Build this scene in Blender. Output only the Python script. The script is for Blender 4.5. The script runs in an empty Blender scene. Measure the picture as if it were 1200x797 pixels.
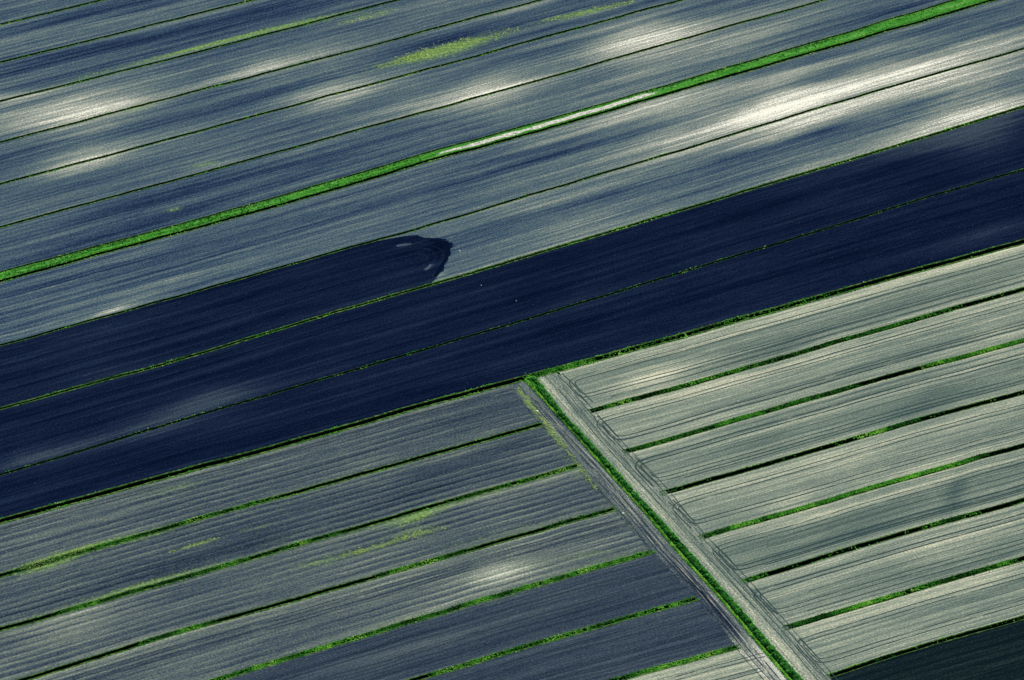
import bpy, math
import numpy as np

rng = np.random.default_rng(7)
C = bpy.context.scene.collection
R = math.radians

# ------------------------------------------------------------------ camera
DEP = R(36.0)          # looking down from a light aircraft
FPX = 5368.0           # focal length in units of photo pixels (1200 wide)
DIST = 1610.0
cam_pos = np.array([0.0, -DIST * math.cos(DEP), DIST * math.sin(DEP)])
cd = bpy.data.cameras.new("camera")
cam = bpy.data.objects.new("camera", cd)
C.objects.link(cam)
cam.location = cam_pos
cam.rotation_euler = (math.pi / 2 - DEP, 0, 0)
cd.sensor_fit = 'HORIZONTAL'
cd.sensor_width = 36.0
cd.lens = 36.0 * FPX / 1200.0
cd.clip_start = 5.0
cd.clip_end = 60000.0
bpy.context.scene.camera = cam

# ------------------------------------------------------------------ light
SUN_EL, SUN_AZ = R(40.0), R(24.0)      # far side of the view, a little to the right
w = bpy.data.worlds.new("World")
bpy.context.scene.world = w
w.use_nodes = True
wn, wl = w.node_tree.nodes, w.node_tree.links
wn.clear()
sky = wn.new('ShaderNodeTexSky')
sky.sky_type = 'NISHITA'
sky.sun_disc = False
sky.sun_elevation = SUN_EL
sky.sun_rotation = SUN_AZ
bg = wn.new('ShaderNodeBackground')
bg.inputs['Strength'].default_value = 0.06
wo = wn.new('ShaderNodeOutputWorld')
wl.new(sky.outputs[0], bg.inputs['Color'])
wl.new(bg.outputs[0], wo.inputs['Surface'])

sl = bpy.data.lights.new("sun", 'SUN')
sl.energy = 4.2
sl.angle = R(0.5)
sl.color = (1.0, 0.95, 0.86)
sun = bpy.data.objects.new("sun", sl)
C.objects.link(sun)
# the lamp shines along its -Z: tilt it so that it comes from the sun's azimuth and elevation
sun.rotation_euler = (-(math.pi / 2 - SUN_EL), 0, -SUN_AZ)
sun.location = (300, 700, 600)

sc = bpy.context.scene
sc.view_settings.view_transform = 'Standard'
sc.view_settings.look = 'None'
sc.view_settings.exposure = 0.95
sc.view_settings.gamma = 1.0
sc.view_settings.use_curve_mapping = False

# ------------------------------------------------------------------ survey: photo pixels <-> metres on the ground plane
FWD = np.array([0, math.cos(DEP), -math.sin(DEP)])
UP = np.array([0, math.sin(DEP), math.cos(DEP)])
CX, CY = 600.0, 398.5

def p2g(x, y):
    x = np.asarray(x, float); y = np.asarray(y, float)
    a = (x - CX) / FPX; b = (CY - y) / FPX
    dx = a
    dy = FWD[1] + UP[1] * b
    dz = FWD[2] + UP[2] * b
    t = -cam_pos[2] / dz
    return np.stack([cam_pos[0] + dx * t, cam_pos[1] + dy * t], -1)

def g2p(P):
    P = np.asarray(P, float)
    qx = P[..., 0]; qy = P[..., 1] - cam_pos[1]; qz = -cam_pos[2]
    d = qy * FWD[1] + qz * FWD[2]
    u = qy * UP[1] + qz * UP[2]
    return CX + FPX * qx / d, CY - FPX * u / d

# axis of the strips on the ground
A0 = p2g(0, 560); A1 = p2g(1200, 215)
AX = (A1 - A0) / np.linalg.norm(A1 - A0)
AN = np.array([-AX[1], AX[0]])           # towards the far side

# smooth value noise in 1D / 2D for numpy
_T = rng.random((256, 256))
def vn1(x, s=0):
    x = np.asarray(x, float) + s * 17.13
    i = np.floor(x).astype(int); f = x - i; f = f * f * (3 - 2 * f)
    return _T[i % 256, (s * 31) % 256] * (1 - f) + _T[(i + 1) % 256, (s * 31) % 256] * f
def vn2(x, y, s=0):
    x = np.asarray(x, float) + s * 7.7; y = np.asarray(y, float) + s * 3.3
    i = np.floor(x).astype(int); j = np.floor(y).astype(int)
    f = x - i; g = y - j; f = f * f * (3 - 2 * f); g = g * g * (3 - 2 * g)
    a = _T[i % 256, j % 256]; b = _T[(i + 1) % 256, j % 256]; c = _T[i % 256, (j + 1) % 256]; d = _T[(i + 1) % 256, (j + 1) % 256]
    return (a * (1 - f) + b * f) * (1 - g) + (c * (1 - f) + d * f) * g

XL, XR = -450.0, 1650.0

class Line:
    """A ditch line: measured points, carried on past the frame at its own mean slope."""
    def __init__(s, pts, seed=0, x0=None, x1=None):
        pts = [tuple(map(float, p)) for p in pts]
        sl_ = (pts[-1][1] - pts[0][1]) / (pts[-1][0] - pts[0][0])
        s.slope = sl_
        s.x0 = XL if x0 is None else x0
        s.x1 = XR if x1 is None else x1
        if s.x0 < pts[0][0]: pts = [(XL - 50, pts[0][1] + sl_ * (XL - 50 - pts[0][0]))] + pts
        if s.x1 > pts[-1][0]: pts = pts + [(XR + 50, pts[-1][1] + sl_ * (XR + 50 - pts[-1][0]))]
        s.px = np.array([p[0] for p in pts]); s.py = np.array([p[1] for p in pts]); s.seed = seed
    def y(s, x):
        x = np.asarray(x, float)
        sm = sum(np.interp(x + d, s.px, s.py) for d in (-24, -12, 0, 12, 24)) / 5
        # undo the pull of the clamp at the ends
        lo, hi = s.px[0], s.px[-1]
        sm = np.where((x - 24 < lo) | (x + 24 > hi), np.interp(x, s.px, s.py) + np.where(x > hi, (x - hi) * s.slope, 0) + np.where(x < lo, (x - lo) * s.slope, 0), sm)
        return sm + (vn1(x / 37.0, s.seed) - .5) * .9 + (vn1(x / 11.0, s.seed + 3) - .5) * .35
    def g(s, x, off=0.0):
        x = np.asarray(x, float)
        P = p2g(x, s.y(x))
        a = p2g(x - 15, s.y(x - 15)); b = p2g(x + 15, s.y(x + 15))
        t = b - a; t /= np.linalg.norm(t, axis=-1, keepdims=True)
        n = np.stack([-t[..., 1], t[..., 0]], -1)
        return P + n * np.asarray(off, float)[..., None] if np.ndim(off) else P + n * off

# ------------------------------------------------------------------ materials
def new_mat(name):
    m = bpy.data.materials.new(name); m.use_nodes = True
    m.node_tree.nodes.clear()
    return m, m.node_tree.nodes, m.node_tree.links

class G:
    """tiny node graph helper"""
    def __init__(s, m): s.n = m.node_tree.nodes; s.l = m.node_tree.links
    def v(s, node, i, val):
        if val is None: return
        if isinstance(val, bpy.types.NodeSocket): s.l.new(val, node.inputs[i])
        else: node.inputs[i].default_value = val
    def math(s, op, a, b=None, c=None, clamp=False):
        x = s.n.new('ShaderNodeMath'); x.operation = op; x.use_clamp = clamp
        s.v(x, 0, a); s.v(x, 1, b)
        if c is not None: s.v(x, 2, c)
        return x.outputs[0]
    def comb(s, a, b, c=0.0):
        x = s.n.new('ShaderNodeCombineXYZ'); s.v(x, 0, a); s.v(x, 1, b); s.v(x, 2, c); return x.outputs[0]
    def noise(s, vec, scale=1.0, detail=2.0, rough=.5):
        x = s.n.new('ShaderNodeTexNoise'); s.l.new(vec, x.inputs['Vector'])
        x.inputs['Scale'].default_value = scale; x.inputs['Detail'].default_value = detail; x.inputs['Roughness'].default_value = rough
        return x.outputs[0]
    def attr(s, name):
        x = s.n.new('ShaderNodeAttribute'); x.attribute_name = name; return x.outputs['Fac']
    def uv(s):
        x = s.n.new('ShaderNodeUVMap'); x.uv_map = 'UVMap'
        y = s.n.new('ShaderNodeSeparateXYZ'); s.l.new(x.outputs[0], y.inputs[0]); return y.outputs[0], y.outputs[1]
    def ramp(s, fac, stops):
        x = s.n.new('ShaderNodeValToRGB'); s.l.new(fac, x.inputs[0])
        e = x.color_ramp.elements
        while len(e) < len(stops): e.new(0.5)
        for i, (p, c) in enumerate(stops): e[i].position = p; e[i].color = (*c, 1)
        return x.outputs[0]
    def mix(s, fac, a, b):
        x = s.n.new('ShaderNodeMix'); x.data_type = 'RGBA'
        s.v(x, 0, fac)
        for i, q in ((6, a), (7, b)):
            if isinstance(q, bpy.types.NodeSocket): s.l.new(q, x.inputs[i])
            else: x.inputs[i].default_value = (*q, 1)
        return x.outputs[2]
    def smooth(s, val, lo, hi):
        x = s.n.new('ShaderNodeMapRange'); x.interpolation_type = 'SMOOTHSTEP'
        s.v(x, 0, val); x.inputs[1].default_value = lo; x.inputs[2].default_value = hi; return x.outputs[0]
    def diffuse(s, col, bump=None, strength=.5, dist=.1, rough=0.6):
        d = s.n.new('ShaderNodeBsdfDiffuse'); s.l.new(col, d.inputs[0]); d.inputs['Roughness'].default_value = rough
        if bump is not None:
            b = s.n.new('ShaderNodeBump'); b.inputs['Strength'].default_value = strength; b.inputs['Distance'].default_value = dist
            s.l.new(bump, b.inputs['Height']); s.l.new(b.outputs[0], d.inputs['Normal'])
        return d.outputs[0]
    def out(s, sh):
        o = s.n.new('ShaderNodeOutputMaterial'); s.l.new(sh, o.inputs[0])

WEED = [(0.0, (.06, .16, .03)), (.45, (.19, .36, .05)), (.7, (.36, .52, .12)), (1.0, (.64, .72, .34))]

def soil(name, stops, a_broad=.22, a_fine=.14, a_grain=.16, a_ridge=.05, period=3.2, a_patch=.18, warp=.5, bump=.5, hair=.0, hue_=.22):
    m, _, _ = new_mat(name); g = G(m)
    u, v = g.uv()
    M = lambda a, k: g.math('MULTIPLY', a, k)
    broad = g.noise(g.comb(M(u, .007), M(v, .34)), 1, 3, .55)
    fine = g.noise(g.comb(M(u, .035), M(v, 1.5), 4.0), 1, 3, .6)
    grain = g.noise(g.comb(M(u, 1.5), M(v, 1.7), 9.0), 1, 1, .8)
    mott = g.noise(g.comb(M(u, .22), M(v, .75), 14.0), 1, 3, .75)
    patch = g.noise(g.comb(M(u, .018), M(v, .085), 2.0), 1, 4, .55)
    wob = g.noise(g.comb(M(u, .03), M(v, .15), 7.0), 1, 2, .5)
    ph = g.math('MULTIPLY', g.math('ADD', v, M(g.math('SUBTRACT', wob, .5), warp * 2)), 2 * math.pi / period)
    amp = g.noise(g.comb(M(u, .02), M(v, .06), 12.0), 1, 1, .5)
    sn = g.math('SINE', ph)
    ridge = g.math('MULTIPLY', g.math('ADD', sn, M(g.math('SINE', g.math('MULTIPLY', ph, 2.0)), .45)), g.smooth(amp, .26, .60))
    t = g.attr('tone')
    for n_, a in ((broad, a_broad * 1.35), (fine, a_fine * 1.5), (grain, a_grain * 2.3), (mott, a_grain * .9), (patch, a_patch)):
        t = g.math('ADD', t, M(g.math('SUBTRACT', n_, .5), a * 2))
    t = g.math('ADD', t, M(ridge, a_ridge))
    if hair:   # thin single drill lines
        h = g.noise(g.comb(M(u, .004), M(v, 1.9), 21.0), 1, 0, .5)
        t = g.math('SUBTRACT', t, M(g.smooth(h, .64, .70), hair))
    col = g.ramp(t, stops)
    wn_ = g.noise(g.comb(M(u, .9), M(v, 1.0), 5.0), 1, 3, .8)
    wm = g.smooth(g.math('ADD', g.attr('weed'), M(g.math('SUBTRACT', wn_, .5), 3.2)), .45, 1.25)
    wc = g.ramp(g.noise(g.comb(M(u, .8), M(v, 1.0), 31.0), 1, 2, .6), WEED)
    hue = g.noise(g.comb(M(u, .75), M(v, .8), 41.0), 1, 1, .6)
    col = g.mix(M(g.smooth(hue, .56, .74), hue_), col, g.mix(.5, col, (.16, .22, .07)))
    col = g.mix(M(g.smooth(g.math('ADD', g.attr('weed'), M(g.math('SUBTRACT', mott, .5), .8)), .15, 1.3), .42), col, (.19, .28, .085))
    col = g.mix(M(wm, .8), col, wc)
    hgt = g.math('ADD', M(grain, .5), M(ridge, .12))
    g.out(g.diffuse(col, hgt, bump, .35))
    return m

SLATE = [(0.0, (.0050, .013, .040)), (.18, (.018, .036, .080)), (.36, (.050, .088, .124)), (.54, (.118, .164, .162)), (.72, (.265, .292, .242)), (.88, (.47, .47, .385)), (1.0, (.84, .82, .69))]
M_up = soil('ploughed_soil_streaked', SLATE, a_broad=.25, a_fine=.15, a_grain=.15, a_ridge=.04, period=2.3, a_patch=.18, hair=.12)
M_row = soil('ridged_soil_slate', SLATE, a_broad=.12, a_fine=.09, a_grain=.15, a_ridge=.085, period=3.1, a_patch=.09, warp=.3)
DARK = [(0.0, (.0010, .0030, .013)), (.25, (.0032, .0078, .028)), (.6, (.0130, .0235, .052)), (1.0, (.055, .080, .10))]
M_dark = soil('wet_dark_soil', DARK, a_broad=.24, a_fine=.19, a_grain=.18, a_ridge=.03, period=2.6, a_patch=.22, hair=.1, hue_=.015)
LOW = [(0.0, (.005, .011, .024)), (.2, (.019, .032, .056)), (.4, (.053, .076, .099)), (.6, (.126, .157, .138)), (.8, (.25, .28, .225)), (1.0, (.60, .60, .50))]
M_low = soil('ridged_soil_olive', LOW, a_broad=.16, a_fine=.17, a_grain=.16, a_ridge=.115, period=2.9, a_patch=.20, warp=.12, bump=.6, hue_=.34)
M_slatelow = soil('harrowed_soil_slate', LOW, a_broad=.15, a_fine=.12, a_grain=.12, a_ridge=.04, period=3.4, a_patch=.06, hair=.14)
PALE = [(0.0, (.012, .026, .034)), (.22, (.045, .075, .078)), (.45, (.112, .155, .130)), (.65, (.222, .265, .205)), (.82, (.42, .435, .315)), (1.0, (.72, .68, .50))]
M_pale = soil('drilled_soil_pale', PALE, a_broad=.19, a_fine=.19, a_grain=.13, a_ridge=.02, period=3.0, a_patch=.10, hair=.22, warp=.2)
GDK = [(0.0, (.0015, .0050, .0085)), (.4, (.0050, .013, .017)), (1.0, (.040, .065, .06))]
M_gdk = soil('dark_green_soil', GDK, a_broad=.2, a_fine=.2, a_grain=.15, a_ridge=.05, period=3.0, a_patch=.1, hue_=.02)
SAND = [(0.0, (.05, .075, .08)), (.35, (.16, .19, .175)), (.65, (.31, .33, .275)), (1.0, (.62, .60, .50))]
M_sand = soil('dry_earth_track', PALE, a_broad=.22, a_fine=.26, a_grain=.22, a_ridge=0, a_patch=.12)
M_scruff = soil('weedy_earth_track', LOW, a_broad=.26, a_fine=.24, a_grain=.24, a_ridge=0, a_patch=.2)

def mat_grass_ground():
    m, _, _ = new_mat('short_grass'); g = G(m); u, v = g.uv()
    M = lambda a, k: g.math('MULTIPLY', a, k)
    n = g.noise(g.comb(M(u, .05), M(v, .9)), 1, 4, .65)
    n2 = g.noise(g.comb(M(u, .9), M(v, 1.6), 3.0), 1, 2, .7)
    t = g.math('ADD', M(n, .6), M(n2, .4))
    col = g.ramp(t, [(.25, (.008, .05, .010)), (.42, (.030, .17, .020)), (.56, (.08, .30, .04)), (.72, (.30, .42, .18))])
    sm = g.smooth(g.math('ADD', g.attr('tone'), M(g.math('SUBTRACT', g.noise(g.comb(M(u, .12), M(v, 1.4), 8.0), 1, 3, .6), .5), .9)), .45, .62)
    sand = g.ramp(n2, [(.3, (.26, .27, .22)), (.5, (.55, .53, .45)), (.7, (.85, .82, .74))])
    col = g.mix(sm, col, sand)
    g.out(g.diffuse(col, n2, .6, .3))
    return m
M_grass = mat_grass_ground()

def mat_plain(name, stops, sc_=(1.2, 1.2), bump=.5):
    m, _, _ = new_mat(name); g = G(m)
    tc = g.n.new('ShaderNodeTexCoord'); sp = g.n.new('ShaderNodeSeparateXYZ'); g.l.new(tc.outputs['Object'], sp.inputs[0])
    n = g.noise(g.comb(g.math('MULTIPLY', sp.outputs[0], sc_[0]), g.math('MULTIPLY', sp.outputs[1], sc_[1]), sp.outputs[2]), 1, 4, .6)
    g.out(g.diffuse(g.ramp(n, stops), n, bump, .2))
    return m
M_bank = mat_plain('ditch_bank_mud', [(.3, (.002, .005, .004)), (.55, (.006, .012, .008)), (.75, (.018, .040, .014))])
M_lip = mat_plain('ditch_edge_turf', [(.3, (.010, .030, .010)), (.5, (.04, .10, .022)), (.72, (.17, .27, .08))], (.5, .9))
M_stone = mat_plain('pale_stone', [(.3, (.5, .5, .45)), (.7, (.8, .8, .74))], (8, 8))
M_rut = None
def mat_rut(name, c, lo, hi):
    m, _, _ = new_mat(name); g = G(m); u, v = g.uv()
    n = g.noise(g.comb(g.math('MULTIPLY', u, .12), g.math('MULTIPLY', v, .6)), 1, 3, .6)
    d = g.n.new('ShaderNodeBsdfDiffuse'); d.inputs[0].default_value = (*c, 1)
    tr = g.n.new('ShaderNodeBsdfTransparent'); mx = g.n.new('ShaderNodeMixShader')
    g.l.new(g.math('MULTIPLY', g.smooth(n, lo, hi), .85), mx.inputs[0]); g.l.new(tr.outputs[0], mx.inputs[1]); g.l.new(d.outputs[0], mx.inputs[2])
    g.out(mx.outputs[0]); return m
M_rut = mat_rut('wheel_rut_damp', (.022, .042, .044), .22, .55)
M_rut_pale = mat_rut('wheel_rut_dry', (.30, .31, .27), .38, .72)
M_rut_dk = mat_rut('wheel_rut_dark', (.018, .028, .040), .3, .6)

M_lipdk = mat_plain('ditch_edge_soil_turf', [(.35, (.004, .012, .012)), (.55, (.018, .045, .018)), (.72, (.10, .17, .05))], (.4, .8))
M_arc = mat_rut('plough_mark_grey', (.011, .019, .040), .35, .75)
M_arcdk = mat_rut('plough_mark_damp', (.0012, .004, .014), .1, .4)
M_arcpale = mat_rut('plough_mark_pale', (.05, .075, .10), .1, .6)

def mat_water():
    m, _, _ = new_mat('still_dark_water')
    g = G(m)
    b = g.n.new('ShaderNodeBsdfPrincipled'); b.inputs['Base Color'].default_value = (.004, .009, .010, 1)
    b.inputs['Roughness'].default_value = .55; b.inputs['Specular IOR Level'].default_value = .12
    g.out(b.outputs[0]); return m
M_water = mat_water()

def mat_leaf(name, stops, trans=.45):
    m, _, _ = new_mat(name); g = G(m)
    col = g.ramp(g.attr('tint'), stops)
    d = g.n.new('ShaderNodeBsdfDiffuse'); t = g.n.new('ShaderNodeBsdfTranslucent'); mx = g.n.new('ShaderNodeMixShader')
    g.l.new(col, d.inputs[0]); g.l.new(col, t.inputs[0]); mx.inputs[0].default_value = trans
    g.l.new(d.outputs[0], mx.inputs[1]); g.l.new(t.outputs[0], mx.inputs[2]); g.out(mx.outputs[0]); return m
M_blade = mat_leaf('grass_blades', [(0, (.006, .030, .008)), (.35, (.028, .16, .020)), (.65, (.075, .36, .035)), (.88, (.20, .54, .055)), (1, (.40, .66, .14))])
M_reed = mat_leaf('reed_leaves', [(0, (.006, .040, .010)), (.5, (.030, .20, .035)), (1, (.12, .42, .07))], .45)
M_weed = mat_leaf('yellow_weeds', [(0, (.14, .28, .06)), (.5, (.36, .50, .16)), (1, (.70, .76, .38))], .35)

# ------------------------------------------------------------------ mesh helpers
def tag(o, label, cat=None, group=None, kind=None):
    o['label'] = label
    if cat: o['category'] = cat
    if group: o['group'] = group
    if kind: o['kind'] = kind
    return o

def mesh_obj(name, co, faces, mats, uv=None, attrs=None, mat_idx=None):
    """co (N,3), faces (F,k) with k constant"""
    co = np.asarray(co, np.float32); faces = np.asarray(faces, np.int32)
    me = bpy.data.meshes.new(name)
    k = faces.shape[1]
    me.vertices.add(len(co)); me.vertices.foreach_set('co', co.ravel())
    me.loops.add(faces.size); me.loops.foreach_set('vertex_index', faces.ravel())
    me.polygons.add(len(faces)); me.polygons.foreach_set('loop_start', np.arange(0, faces.size, k, dtype=np.int32))
    if not isinstance(mats, (list, tuple)): mats = [mats]
    for m in mats: me.materials.append(m)
    if mat_idx is not None: me.polygons.foreach_set('material_index', np.asarray(mat_idx, np.int32))
    me.update(calc_edges=True)
    if uv is not None:
        l = me.uv_layers.new(name='UVMap'); l.data.foreach_set('uv', np.asarray(uv, np.float32)[faces.ravel()].ravel())
    for an, av in (attrs or {}).items():
        a = me.attributes.new(an, 'FLOAT', 'POINT'); a.data.foreach_set('value', np.asarray(av, np.float32).ravel())
    me.validate()
    o = bpy.data.objects.new(name, me); C.objects.link(o)
    return o

def grid_faces(nu, nv, base=0):
    i, j = np.meshgrid(np.arange(nu - 1), np.arange(nv - 1), indexing='ij')
    a = i * nv + j
    return np.stack([a, a + nv, a + nv + 1, a + 1], -1).reshape(-1, 4) + base

# ------------------------------------------------------------------ survey of the soil: dry ground and painted-in sheen (light), damp (dark) and weedy areas
SL = .272
def S(x0, y0, x1, y1, wid, amp):       # a streak from one point to another, fading at its ends and sides
    return (x0, y0, x1, y1, wid, amp)
BROAD = [   # soft glow painted as paler tone, with dry or damp patches, across several strips
 S(880, 138, 960, 116, 30, .30), S(690, 66, 810, 40, 26, .20), S(530, 122, 640, 96, 22, .14), S(1040, 120, 1200, 80, 40, .12), S(30, 150, 160, 122, 24, .15), S(60, 200, 160, 176, 15, .10),
 S(320, 122, 440, 94, 18, .12), S(250, 90, 380, 66, 16, .08), S(740, 140, 860, 110, 20, .12), S(1090, 200, 1220, 150, 22, .12), S(820, 70, 940, 40, 18, .08), S(600, 270, 720, 240, 26, .06), S(110, 366, 200, 340, 14, .08),
 S(150, 498, 310, 468, 24, .20), S(-20, 540, 90, 520, 20, .12), S(1110, 176, 1200, 150, 24, .16), S(900, 240, 1000, 220, 16, .06), S(1100, 270, 1200, 240, 16, .10), S(640, 360, 720, 340, 18, .05), S(350, 450, 450, 430, 16, .06), S(60, 440, 160, 410, 18, .08),
 S(740, 440, 810, 425, 16, .03), S(860, 440, 940, 420, 16, -.08), S(840, 530, 930, 500, 18, -.06), S(960, 560, 1040, 545, 12, .10), S(1050, 500, 1120, 480, 18, -.12), S(1130, 400, 1200, 380, 18, .06), S(900, 600, 960, 585, 14, .10), S(1000, 660, 1080, 640, 18, -.07), S(880, 660, 940, 650, 14, -.06), S(1120, 690, 1190, 665, 18, .06), S(1000, 400, 1060, 380, 14, -.06),
 S(560, 676, 620, 660, 18, .04), S(40, 750, 140, 730, 22, .08), S(460, 560, 560, 535, 18, -.05), S(250, 650, 340, 630, 18, -.06),
]
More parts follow.
